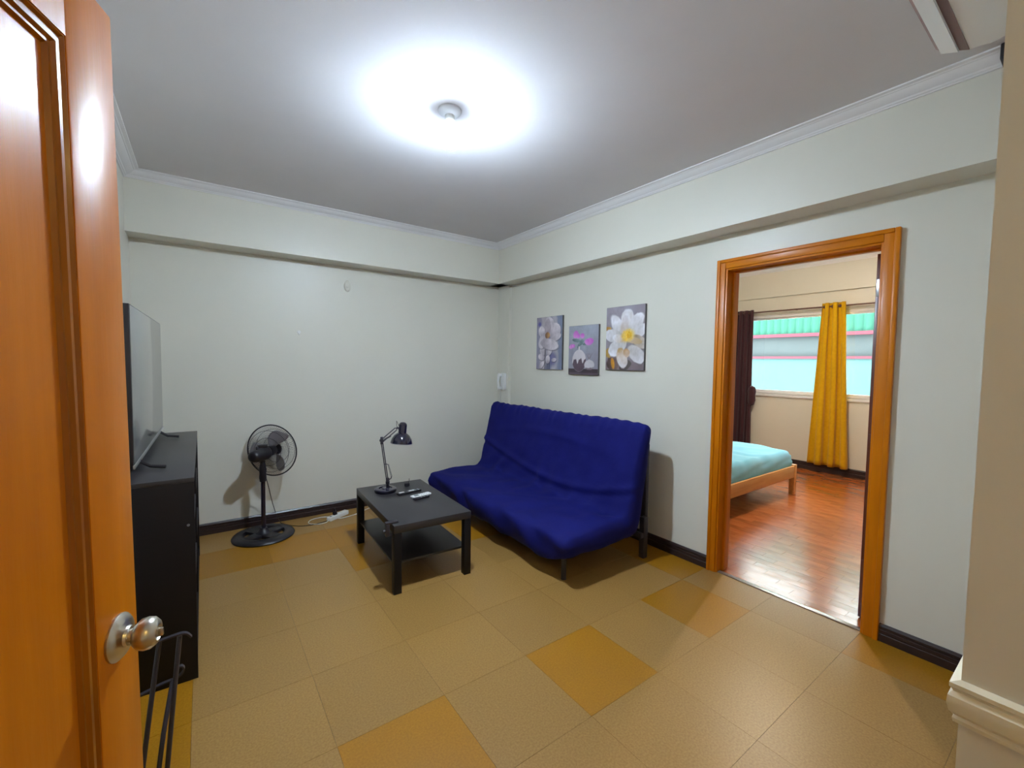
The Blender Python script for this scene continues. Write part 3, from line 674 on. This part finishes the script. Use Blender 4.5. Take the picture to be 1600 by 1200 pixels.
def paint_vase(P):
    P.C[:] = lin(150, 148, 160); P.mix(smooth(0.3, 1.0, P.V+0.2*P.n), lin(165, 170, 182)); P.mix(0.6*smooth(0.5, 1.1, P.U-P.V*0.3+0.2*P.n), lin(140, 130, 142))
    P.mix(1-smooth(0.115, 0.125, P.V), lin(66, 54, 60)); P.mix(1-smooth(0.03, 0.05, P.V), lin(92, 78, 86))
    lf = lin(128, 150, 150)
    for (u, v, a, b, r) in ((0.28, 0.70, 0.16, 0.05, -0.2), (0.45, 0.66, 0.10, 0.06, 0.9), (0.60, 0.63, 0.12, 0.04, 0.2), (0.36, 0.60, 0.09, 0.04, 1.2)): P.petal(u, v, a, b, r, lin(88, 108, 108), lf)
    pk, pl = lin(200, 96, 196), lin(222, 150, 216)
    for (u, v, a, b, r) in ((0.24, 0.82, 0.11, 0.085, 1.2), (0.32, 0.79, 0.07, 0.08, 1.0), (0.47, 0.79, 0.075, 0.075, 1.4), (0.70, 0.67, 0.14, 0.10, 0.2), (0.63, 0.67, 0.08, 0.07, 0.8), (0.10, 0.58, 0.09, 0.06, 0.5), (0.17, 0.59, 0.05, 0.05, 0.1)):
        P.petal(u, v, a, b, r, pl, pk)
    w = lin(214, 206, 208); br = lin(92, 74, 84)
    P.mix((1-smooth(0.02, 0.032, np.abs(P.U-0.37)))*smooth(0.46, 0.48, P.V)*(1-smooth(0.57, 0.585, P.V)), w)
    d = np.sqrt(((P.U-0.37)/0.235)**2+((P.V-0.285)/0.225)**2)
    body = 1-smooth(0.97, 1.03, d); P.mix(body, w)
    drip = 0.29+0.045*np.sin(P.U*34)+0.02*np.sin(P.U*71+1)+0.05*(P.U-0.37)
    P.mix(body*(1-smooth(-0.01, 0.01, P.V-drip)), br)
    d2 = np.sqrt(((P.U-0.72)/0.165)**2+((P.V-0.20)/0.10)**2); b2 = 1-smooth(0.96, 1.04, d2); P.mix(b2, lin(206, 200, 204)); P.mix(b2*(1-smooth(0.12, 0.15, P.V+0.05*P.n)), lin(120, 104, 112))
    P.mix((1-smooth(0.008, 0.016, np.abs(P.U-0.71)))*smooth(0.29, 0.30, P.V)*(1-smooth(0.40, 0.41, P.V)), w)
    for k in range(5): P.mix(0.7*(1-smooth(0.004, 0.012, np.abs(P.U-0.71-(k-2)*0.05*(P.V-0.30)*8)))*smooth(0.31, 0.33, P.V)*(1-smooth(0.42, 0.45, P.V)), lin(110, 98, 104))
def paint_peony(P):
    P.C[:] = lin(150, 140, 146); P.mix(smooth(0.55, 1.0, P.V+0.25*P.n), lin(168, 160, 172)); P.mix(0.7*smooth(0.45, 1.0, P.U+0.2*P.n), lin(132, 122, 130))
    P.mix(0.9*(1-smooth(0.10, 0.24, P.V+0.05*P.n+0.05*P.U)), lin(128, 112, 116))
    w, s, dk = lin(236, 234, 240), lin(196, 188, 184), lin(74, 62, 62)
    P.petal(0.20, 0.10, 0.16, 0.20, 0.4, lin(70, 52, 48), lin(120, 96, 90)); P.petal(0.20, 0.10, 0.05, 0.14, 0.2, lin(190, 128, 36), lin(214, 150, 50))
    P.petal(0.08, 0.27, 0.11, 0.11, 0.3, lin(150, 110, 40), lin(212, 176, 90)); P.petal(0.52, 0.07, 0.17, 0.11, 0.5, dk, lin(100, 92, 86)); P.petal(0.05, 0.66, 0.09, 0.05, 0, lin(170, 120, 50), lin(200, 160, 90))
    P.petal(0.36, 0.68, 0.32, 0.15, 2.3, s, w, edge=lin(150, 144, 156)); P.petal(0.56, 0.74, 0.30, 0.18, 1.5, lin(214, 200, 186), w, edge=lin(150, 144, 156)); P.petal(0.78, 0.72, 0.28, 0.15, 0.95, s, w, edge=lin(140, 132, 130))
    P.petal(0.50, 0.72, 0.20, 0.10, 1.4, lin(200, 180, 166), lin(222, 216, 220)); P.petal(0.84, 0.58, 0.26, 0.13, 0.55, s, w, edge=lin(150, 140, 140)); P.petal(0.18, 0.55, 0.22, 0.14, 3.0, s, w, edge=lin(130, 120, 128))
    P.petal(0.88, 0.44, 0.22, 0.12, -0.5, lin(150, 126, 90), lin(220, 210, 204), edge=lin(110, 94, 80)); P.petal(0.74, 0.46, 0.20, 0.07, -0.2, lin(206, 180, 160), lin(190, 160, 110))
    P.petal(0.32, 0.36, 0.28, 0.17, -2.5, s, w, edge=lin(130, 120, 128)); P.petal(0.80, 0.25, 0.25, 0.15, -0.7, s, w, edge=lin(110, 98, 100)); P.petal(0.44, 0.19, 0.22, 0.14, -1.3, lin(196, 160, 110), w, edge=lin(96, 84, 84))
    P.petal(0.56, 0.27, 0.10, 0.08, -1.2, lin(190, 140, 80), lin(214, 190, 170)); P.petal(0.34, 0.50, 0.16, 0.09, 2.9, lin(210, 190, 170), w)
    P.petal(0.58, 0.54, 0.17, 0.14, 0.3, lin(226, 180, 60), lin(238, 214, 140), soft=0.3); P.petal(0.60, 0.55, 0.09, 0.08, 0.3, lin(220, 150, 10), lin(240, 190, 50), soft=0.3)
    rs = np.random.RandomState(3)
    for k in range(46):
        a = rs.rand()*6.28; r = 0.03+0.11*rs.rand(); P.petal(0.58+r*math.cos(a), 0.54+r*math.sin(a)/1.4, 0.014, 0.012, 0, lin(232, 170, 20), lin(250, 216, 90))
def canvas(label, y0, y1, z0, z1, fn):
    c = thing('canvas_print', label, 'picture', (0, (y0+y1)/2, (z0+z1)/2), 0, None)
    w, h = abs(y1-y0), z1-z0; T = 0.022
    obj('stretcher', bx(NB(), -T, -0.0005, -w/2, w/2, -h/2, h/2, 0.003), 'canvas_edge', c, 30)
    nx_, ny_ = 96, int(96*h/w); P = Paint(nx_, ny_); fn(P); P.C *= (1+0.22*P.n[..., None]); P.C = np.clip(P.C, 0, 1)
    # u runs from the picture's left (larger y) to its right (smaller y)
    vs_ = [(-T-0.0008, w/2-0.002-(w-0.004)*i/(nx_-1), -h/2+0.002+(h-0.004)*j/(ny_-1)) for j in range(ny_) for i in range(nx_)]
    fs = [(j*nx_+i, j*nx_+i+1, (j+1)*nx_+i+1, (j+1)*nx_+i) for j in range(ny_-1) for i in range(nx_-1)]
    me = bpy.data.meshes.new('print'); me.from_pydata(vs_, [], fs)
    at = me.color_attributes.new('print', 'FLOAT_COLOR', 'POINT')
    at.data.foreach_set('color', np.concatenate([P.C.reshape(-1, 3), np.ones((nx_*ny_, 1))], 1).astype(np.float32).ravel())
    me.materials.append(MATS['print']); o = bpy.data.objects.new('print', me); COL.objects.link(o); o.parent = c
    return c
canvas('canvas print of a pale magnolia with a brown centre on lilac stripes', -0.735, -1.150, 1.432, 1.990, paint_magnolia)
canvas('canvas print of pink roses in a white and brown vase', -1.248, -1.648, 1.390, 1.868, paint_vase)
canvas('canvas print of a large white peony with a yellow centre', -1.738, -2.160, 1.446, 2.004, paint_peony)

# ---------------------------------------------------------------- fittings on the walls
ph = thing('intercom_phone', 'ivory intercom handset hanging on the corner behind the sofa', 'phone', (-0.041, -0.135, 1.17))
box('base_plate', 'white_plastic', ph, -0.030, 0.0, -0.055, 0.030, 0.0, 0.20, 0.005)
hs_ = obj('handset', tube(NB(), [(-0.050, 0.012, 0.19), (-0.066, 0.012, 0.175), (-0.074, 0.012, 0.10), (-0.066, 0.012, 0.03), (-0.050, 0.012, 0.012)], [0.019, 0.018, 0.013, 0.018, 0.020], 10), 'white_plastic', ph, 50)
obj('earpiece', bx(NB(), -0.055, -0.029, -0.004, 0.028, 0.155, 0.19, 0.004), 'white_plastic', hs_, 40); obj('mouthpiece', bx(NB(), -0.055, -0.029, -0.004, 0.028, 0.008, 0.042, 0.004), 'white_plastic', hs_, 40)
pts = []
for k in range(121):
    t = k/120; w = 2*math.pi*k/8; pts.append((-0.040+0.007*math.cos(w), 0.012+0.007*math.sin(w), 0.006-0.20*t))
obj('coiled_cord', tube(NB(), pts, 0.0022, 5), 'white_plastic', ph, 60)
ov = thing('wall_plate', 'small oval ivory cover plate high on the back wall', 'wall plate', (-1.834, 0, 2.230))
bm = lathe(NB(), [(0.0, 0.0), (1.0, 0.0), (1.0, 0.006), (0.88, 0.014), (0.55, 0.020), (0.0, 0.022)], 32, (0, 0, 0), (0, -1, 0))
bmesh.ops.scale(bm, vec=(0.034, 1, 0.056), verts=bm.verts); obj('plate', bm, 'ivory_plastic', ov, 40)
obj('knob', lathe(NB(), [(0.010, 0.018), (0.012, 0.028), (0.007, 0.034), (0.0, 0.035)], 14, (-0.006, 0, -0.012), (0, -1, 0)), 'ivory_plastic', ov, 40)
hk = thing('wall_hook', 'tiny white adhesive hook on the back wall', 'hook', (-2.274, 0, 1.749))
obj('pad', lathe(NB(), [(0.0, 0.0), (0.016, 0.0), (0.016, 0.003), (0.013, 0.006), (0.0, 0.007)], 18, (0, 0, 0.006), (0, -1, 0)), 'white_plastic', hk, 40)
obj('hook', tube(NB(), [(0, -0.006, 0.0), (0, -0.010, -0.014), (0, -0.018, -0.020), (0, -0.024, -0.012)], 0.004, 8), 'white_plastic', hk, 50)

# ---------------------------------------------------------------- standing fan
fa = thing('standing_fan', 'black pedestal fan turned to the corner beside the cabinet', 'fan', (-2.612, -0.305, 0))
bm = NB()
# round base: raised ring, four spokes, centre boss
RB = [(0.232, 0.0), (0.236, 0.010), (0.226, 0.024), (0.190, 0.036), (0.158, 0.030), (0.150, 0.012), (0.150, 0.0)]
lathe(bm, RB+[(0.232, 0.0)], 44, cap=False)
ba = obj('base', bm, 'black_plastic', fa, 40)
for k in range(4):
    a = k*math.pi/2+0.55; c, s = math.cos(a), math.sin(a); bm = bx(NB(), 0.03, 0.156, -0.052, 0.052, 0.006, 0.032, 0.006)
    bmesh.ops.rotate(bm, matrix=Matrix.Rotation(a, 3, 'Z'), verts=bm.verts); obj('spoke', bm, 'black_plastic', ba, 40)
obj('boss', lathe(NB(), [(0.0, 0.0), (0.062, 0.0), (0.062, 0.030), (0.040, 0.046), (0.026, 0.075), (0.0, 0.075)], 24), 'black_plastic', ba, 40)
obj('pole', lathe(NB(), [(0.0, 0.06), (0.017, 0.06), (0.017, 0.50), (0.0, 0.50)], 16), 'black_gloss', fa, 40)
obj('neck', lathe(NB(), [(0.0, 0.47), (0.024, 0.47), (0.028, 0.50), (0.026, 0.54), (0.030, 0.57), (0.020, 0.62), (0.016, 0.665), (0.0, 0.665)], 18), 'black_plastic', fa, 40)
fang = math.radians(40); fd = Vector((math.sin(fang), math.cos(fang), 0.03)).normalized()
Hc = Vector((0, 0, 0.705))
mo = obj('motor_housing', lathe(NB(), [(0.0, -0.135), (0.030, -0.133), (0.045, -0.120), (0.052, -0.085), (0.058, -0.03), (0.060, 0.03), (0.052, 0.050), (0.030, 0.060), (0.0, 0.060)], 24, Hc, fd), 'black_plastic', fa, 40)
obj('control_box', bx(NB(), -0.035, 0.035, -0.03, 0.03, 0.755, 0.785, 0.006), 'black_plastic', mo, 40)
obj('oscillation_knob', lathe(NB(), [(0.0, 0.0), (0.010, 0.0), (0.010, 0.030), (0.007, 0.034), (0.0, 0.034)], 12, Hc+Vector((-0.045, -0.055, 0.040))), 'black_plastic', mo, 40)
Gc = Hc+fd*0.125; ga, gb = frame_for(fd); GR = 0.222
def gp(r, t, h): return Gc+fd*h+(ga*math.cos(t)+gb*math.sin(t))*r
def ringpts(r, h, n=56): return [gp(r, 2*math.pi*k/n, h) for k in range(n)]
rear = NB(); front = NB()
for bm, sgn in ((rear, -1), (front, 1)):
    for k in range(84):
        t = 2*math.pi*k/84; sw = 0.10*sgn
        tube(bm, [gp(0.045, t, 0.062*sgn), gp(0.11, t+sw*0.6, 0.060*sgn), gp(0.18, t+sw, 0.046*sgn), gp(GR-0.004, t+sw, 0.010*sgn)], 0.0009, 4)
    for r, h in ((0.05, 0.062), (0.12, 0.0605), (0.18, 0.047)): tube(bm, ringpts(r, h*sgn), 0.0016, 5, closed=True)
og = obj('rear_guard', rear, 'black_iron', fa); og['kind'] = 'stuff'
og = obj('front_guard', front, 'black_iron', fa); og['kind'] = 'stuff'
obj('guard_rim', tube(NB(), ringpts(GR, 0.0, 64), 0.0055, 8, closed=True), 'black_plastic', fa, 60)
obj('guard_cap', lathe(NB(), [(0.0, 0.066), (0.045, 0.066), (0.048, 0.060), (0.0, 0.060)], 20, Gc, fd), 'black_plastic', fa, 40)
hub = obj('hub', lathe(NB(), [(0.0, -0.045), (0.040, -0.045), (0.044, -0.030), (0.042, 0.015), (0.025, 0.028), (0.0, 0.030)], 22, Gc, fd), 'black_plastic', fa, 40)
for b in range(3):
    a0 = b*2*math.pi/3+0.7; bm = NB(); n1, n2 = 8, 8; G = []
    for i in range(n1+1):
        r = 0.035+0.160*i/n1; wdt = 0.20+0.62*math.sin(math.pi*min(1, 0.15+0.75*i/n1))
        row = []
        for j in range(n2+1):
            q = j/n2-0.5; row.append(bm.verts.new(gp(r, a0+q*wdt*1.25+0.4*i/n1, q*0.055)))
        G.append(row)
    for i in range(n1):
        for j in range(n2): bm.faces.new((G[i][j], G[i][j+1], G[i+1][j+1], G[i+1][j]))
    o = obj('blade', bm, 'fan_blade', hub, 60); md = o.modifiers.new('thickness', 'SOLIDIFY'); md.thickness = 0.003
# fan cord runs down the wall and across to the power strip
def catmull(P, n=8):
    P = [Vector(p) for p in P]; Q = [P[0]]+P+[P[-1]]; out = []
    for i in range(1, len(Q)-2):
        for k in range(n):
            t = k/n; a, b, c, d = Q[i-1], Q[i], Q[i+1], Q[i+2]
            out.append(0.5*((2*b)+(c-a)*t+(2*a-5*b+4*c-d)*t*t+(3*b-a-3*c+d)*t**3))
    return out+[P[-1]]
L0 = Vector((-2.612, -0.305, 0))
cord = [Vector((-2.595, -0.30, 0.53)), (-2.560, -0.22, 0.38), (-2.52, -0.15, 0.20), (-2.47, -0.10, 0.04), (-2.43, -0.11, 0.0036), (-2.35, -0.22, 0.0036), (-2.25, -0.27, 0.0036), (-2.12, -0.25, 0.0036), (-2.02, -0.22, 0.004), (-1.99, -0.215, 0.012), (-2.005, -0.20, 0.07), (-2.005, -0.197, 0.062)]
obj('power_cord', tube(NB(), [Vector(p)-L0 for p in catmull(cord)], 0.0032, 6), 'cable_black', fa, 60)

# power strip on the floor with its own white cord
ps = thing('power_strip', 'white power strip on the floor between fan and table', 'power strip', (-1.985, -0.195, 0), math.radians(32))
box('body', 'white_plastic', ps, -0.115, 0.115, -0.026, 0.026, 0.0, 0.038, 0.005)
for x in (-0.02, 0.04, 0.09):
    o = obj('socket_face', lathe(NB(), [(0.0, 0.0), (0.017, 0.0), (0.017, 0.0012), (0.0, 0.0012)], 16, (x, 0, 0.0375)), 'ivory_plastic', ps)
box('switch', 'grey_rubber', ps, -0.098, -0.080, -0.009, 0.009, 0.037, 0.041, 0.001)
R32 = Matrix.Rotation(-math.radians(32), 3, 'Z'); PL = Vector((-1.985, -0.195, 0))
wc = [(-2.080, -0.255, 0.012), (-2.115, -0.285, 0.005), (-2.19, -0.285, 0.005), (-2.245, -0.22, 0.005), (-2.215, -0.145, 0.005), (-2.13, -0.12, 0.005), (-2.05, -0.15, 0.005), (-1.985, -0.24, 0.005), (-1.90, -0.235, 0.005), (-1.80, -0.20, 0.005), (-1.66, -0.11, 0.005), (-1.50, -0.06, 0.005), (-1.3, -0.05, 0.005)]
obj('cord', tube(NB(), [R32 @ (Vector(p)-PL) for p in catmull(wc)], 0.0042, 6), 'cable_white', ps, 60)
pg = thing('plug', 'black plug standing in the white power strip', 'plug', (-2.018, -0.216, 0.0388), math.radians(32))
box('body', 'black_plastic', pg, -0.016, 0.016, -0.013, 0.013, 0.0, 0.035, 0.004)
obj('cable_sleeve', lathe(NB(), [(0.0, 0.034), (0.008, 0.034), (0.006, 0.062), (0.0, 0.062)], 12), 'black_plastic', pg, 40)

# ---------------------------------------------------------------- wrought iron rack between door and cabinet
rk = thing('iron_rack', 'black wrought iron rack with curled bars beside the entry door', 'rack', (-3.22, -2.45, 0))
def W2(p): return Vector(p)-Vector((-3.22, -2.45, 0))
def flat(pts, wdt, th):
    """flat iron bar swept along pts; width runs along y"""
    bm = NB(); n = len(pts); rings = []
    for i, p in enumerate(pts):
        t = (pts[min(i+1, n-1)]-pts[max(i-1, 0)]).normalized(); nn = t.cross(Vector((0, 1, 0))).normalized(); yv = Vector((0, 1, 0))
        rings.append([bm.verts.new(p+nn*a*th/2+yv*b*wdt/2) for a, b in ((-1, -1), (1, -1), (1, 1), (-1, 1))])
    for A, B in zip(rings[:-1], rings[1:]):
        for k in range(4): bm.faces.new((A[k], A[(k+1) % 4], B[(k+1) % 4], B[k]))
    bm.faces.new(rings[0][::-1]); bm.faces.new(rings[-1]); return bm
tp = catmull([W2(p) for p in ((-3.36, -2.45, 0.420), (-3.26, -2.45, 0.448), (-3.17, -2.45, 0.462), (-3.105, -2.45, 0.470), (-3.078, -2.45, 0.466), (-3.062, -2.45, 0.446))], 6)
obj('top_bar', flat(tp, 0.016, 0.006), 'black_iron', rk, 40)
for xt, xb in ((-3.156, -3.212), (-3.097, -3.140)):
    obj('upright', tube(NB(), [W2((xt, -2.45, 0.462)), W2(((xt+xb)/2, -2.475, 0.24)), W2((xb, -2.50, 0.004))], 0.0080, 8), 'black_iron', rk, 50)
obj('upright', tube(NB(), [W2((-3.125, -2.36, 0.25)), W2((-3.15, -2.46, 0.12)), W2((-3.165, -2.50, 0.004))], 0.0080, 8), 'black_iron', rk, 50)
obj('upright', tube(NB(), [W2((-3.300, -2.45, 0.440)), W2((-3.35, -2.50, 0.004))], 0.0080, 8), 'black_iron', rk, 50)
lo = catmull([W2(p) for p in ((-3.37, -2.36, 0.22), (-3.25, -2.36, 0.225), (-3.16, -2.36, 0.245), (-3.118, -2.36, 0.250), (-3.097, -2.36, 0.262), (-3.090, -2.36, 0.280), (-3.098, -2.36, 0.293), (-3.108, -2.36, 0.288))], 6)
obj('lower_bar', flat(lo, 0.016, 0.006), 'black_iron', rk, 40)
obj('rear_leg', tube(NB(), [W2((-3.34, -2.36, 0.224)), W2((-3.36, -2.20, 0.004))], 0.0080, 8), 'black_iron', rk, 50)
obj('tie_bar', tube(NB(), [W2((-3.33, -2.362, 0.224)), W2((-3.325, -2.47, 0.22))], 0.0080, 8), 'black_iron', rk, 50)

# ---------------------------------------------------------------- bedroom furniture
bd = thing('bed_frame', 'low pine bed frame in the bedroom', 'bed', (1.60, -1.60, 0))
BX0, BX1, BY0, BY1 = -1.0, 1.03, -0.735, 0.735
box('side_rail', 'pine', bd, BX0, BX1-0.01, BY0, BY0+0.025, 0.205, 0.340, 0.003); box('side_rail', 'pine', bd, BX0, BX1-0.01, BY1-0.025, BY1, 0.205, 0.340, 0.003)
box('end_rail', 'pine', bd, BX1-0.025, BX1, BY0+0.03, BY1-0.03, 0.205, 0.345, 0.003); box('end_rail', 'pine', bd, BX0, BX0+0.025, BY0+0.03, BY1-0.03, 0.205, 0.345, 0.003)
for x in (BX0, BX1-0.055):
    for y in (BY0-0.004, BY1-0.055): box('leg', 'pine', bd, x, x+0.058, y, y+0.058, 0.0, 0.352, 0.003)
for k in range(12): box('slat', 'pine', bd, BX0+0.06+k*0.160, BX0+0.06+k*0.160+0.08, BY0+0.026, BY1-0.026, 0.30, 0.318)
mt = thing('mattress', 'mattress in a crumpled turquoise sheet on the pine bed', 'mattress', (1.59, -1.60, 0.318))
bm = NB(); nxm, nym = 90, 64; MX, MY, MH = 0.975, 0.695, 0.205
grid = []
def sheet(u, v):
    x = u*MX; y = v*MY
    z = MH+0.006*math.sin(4*x+5*y+2*mnoise.noise(Vector((x*2, y*2, 0))))+0.012*mnoise.noise(Vector((x*3.3, y*4.1, 1.0)))+0.006*math.sin(18*x+9*y+4*mnoise.noise(Vector((x*3, y*3, 4))))
    return Vector((x, y, z))
top = [[sheet(-1+2*i/nxm, -1+2*j/nym) for j in range(nym+1)] for i in range(nxm+1)]
for i in range(nxm+1):
    for j in range(nym+1):
        u, v = -1+2*i/nxm, -1+2*j/nym
        e = max(0, abs(u)-0.955)/0.045; f = max(0, abs(v)-0.94)/0.06
        k = min(1, math.hypot(e, f)); top[i][j].z -= 0.045*(1-math.sqrt(max(0, 1-k*k)))
V = [[bm.verts.new(top[i][j]) for j in range(nym+1)] for i in range(nxm+1)]
for i in range(nxm):
    for j in range(nym): bm.faces.new((V[i][j], V[i+1][j], V[i+1][j+1], V[i][j+1]))
loop = [V[i][0] for i in range(nxm+1)]+[V[nxm][j] for j in range(1, nym+1)]+[V[i][nym] for i in range(nxm-1, -1, -1)]+[V[0][j] for j in range(nym-1, 0, -1)]
prev = loop
for r in range(1, 9):
    t = r/8; ring = []
    for v0 in loop:
        x, y = v0.co.x, v0.co.y; out = 0.010*math.sin(math.pi*t)+0.007*math.sin(x*9+y*7+t*5+2*mnoise.noise(Vector((x*2, y*2, t*3))))*math.sin(math.pi*t)
        sx = (1 if abs(x) > MX*0.999 else 0)*(1 if x > 0 else -1); sy = (1 if abs(y) > MY*0.999 else 0)*(1 if y > 0 else -1)
        ring.append(bm.verts.new((x+sx*out, y+sy*out, v0.co.z*(1-t)+0.0*t)))
    for k in range(len(loop)):
        k2 = (k+1) % len(loop); bm.faces.new((prev[k], prev[k2], ring[k2], ring[k]))
    prev = ring
bm.faces.new(prev)
obj('sheet', bm, 'teal_sheet', mt, 60)

# curtain rod and curtains
RX, RZ = D-0.085, 2.335
cr = thing('curtain_rod', 'thin brown curtain rod above the bedroom window', 'curtain rod', (RX, -1.7, RZ))
obj('rod', tube(NB(), [(0, 1.35, 0), (0, -1.55, 0)], 0.011, 10), 'rod', cr, 50)
for y in (1.30, 0.0, -1.50): obj('bracket', bx(NB(), 0.0, 0.035, y-0.01, y+0.01, -0.012, 0.012, 0.002), 'rod', cr, 30)
def curtain(name, label, ytop, ybot, ztop, zbot, waves, amp, m, tie=None):
    """ytop / ybot: (left, right) extents; left is the larger y"""
    c = thing(name, label, 'curtain', (RX, (ytop[0]+ytop[1])/2, zbot))
    bm = NB(); nu, nv = 20*waves, 40; G = []; y0 = (ytop[0]+ytop[1])/2
    for j in range(nv+1):
        t = j/nv; z = ztop+(zbot-ztop)*t; row = []
        for i in range(nu+1):
            s = i/nu; a = ytop[0]+(ytop[1]-ytop[0])*s; b = ybot[0]+(ybot[1]-ybot[0])*s
            y = a+(b-a)*t**1.1
            if tie:
                g = math.exp(-((z-tie[0])/tie[2])**2); cyy = ytop[0]+(ytop[1]-ytop[0])*0.55
                y = y+(s-0.5)*tie[1]*-g
            ph_ = 2*math.pi*waves*s+0.5*math.sin(3*t+5*s)
            xo = amp*(0.75+0.45*t)*math.sin(ph_)+0.006*mnoise.noise(Vector((s*5, t*4, 0)))-0.012
            row.append(bm.verts.new((xo, y+0.30*amp*math.sin(2*ph_)-y0, z-zbot)))
        G.append(row)
    for j in range(nv):
        for i in range(nu): bm.faces.new((G[j][i], G[j][i+1], G[j+1][i+1], G[j+1][i]))
    o = obj('cloth', bm, m, c, 80); md = o.modifiers.new('thickness', 'SOLIDIFY'); md.thickness = 0.004
    for k in range(2*waves):
        s = (k+0.5)/(2*waves); y = ytop[0]+(ytop[1]-ytop[0])*s-y0
        obj('grommet', tube(NB(), [(0.022*math.cos(q), y, RZ-zbot+0.022*math.sin(q)) for q in [2*math.pi*k2/14 for k2 in range(14)]], 0.004, 6, closed=True), 'rod', c, 60)
    return c
curtain('curtain', 'mustard yellow curtain hanging across the middle of the bedroom window', (-2.035, -2.300), (-1.935, -2.425), 2.385, 0.115, 3, 0.040, 'curtain_mustard')
pc = curtain('curtain', 'dark plum curtain gathered at the side of the window', (-0.86, -1.105), (-0.80, -1.14), 2.375, 0.14, 3, 0.034, 'curtain_plum')
obj('tied_bunch', lathe(NB(), [(0.0, -0.17), (0.035, -0.15), (0.055, -0.08), (0.05, 0.0), (0.06, 0.06), (0.045, 0.12), (0.0, 0.15)], 16, (-0.03, -0.155, 0.90)), 'curtain_plum', pc, 60)
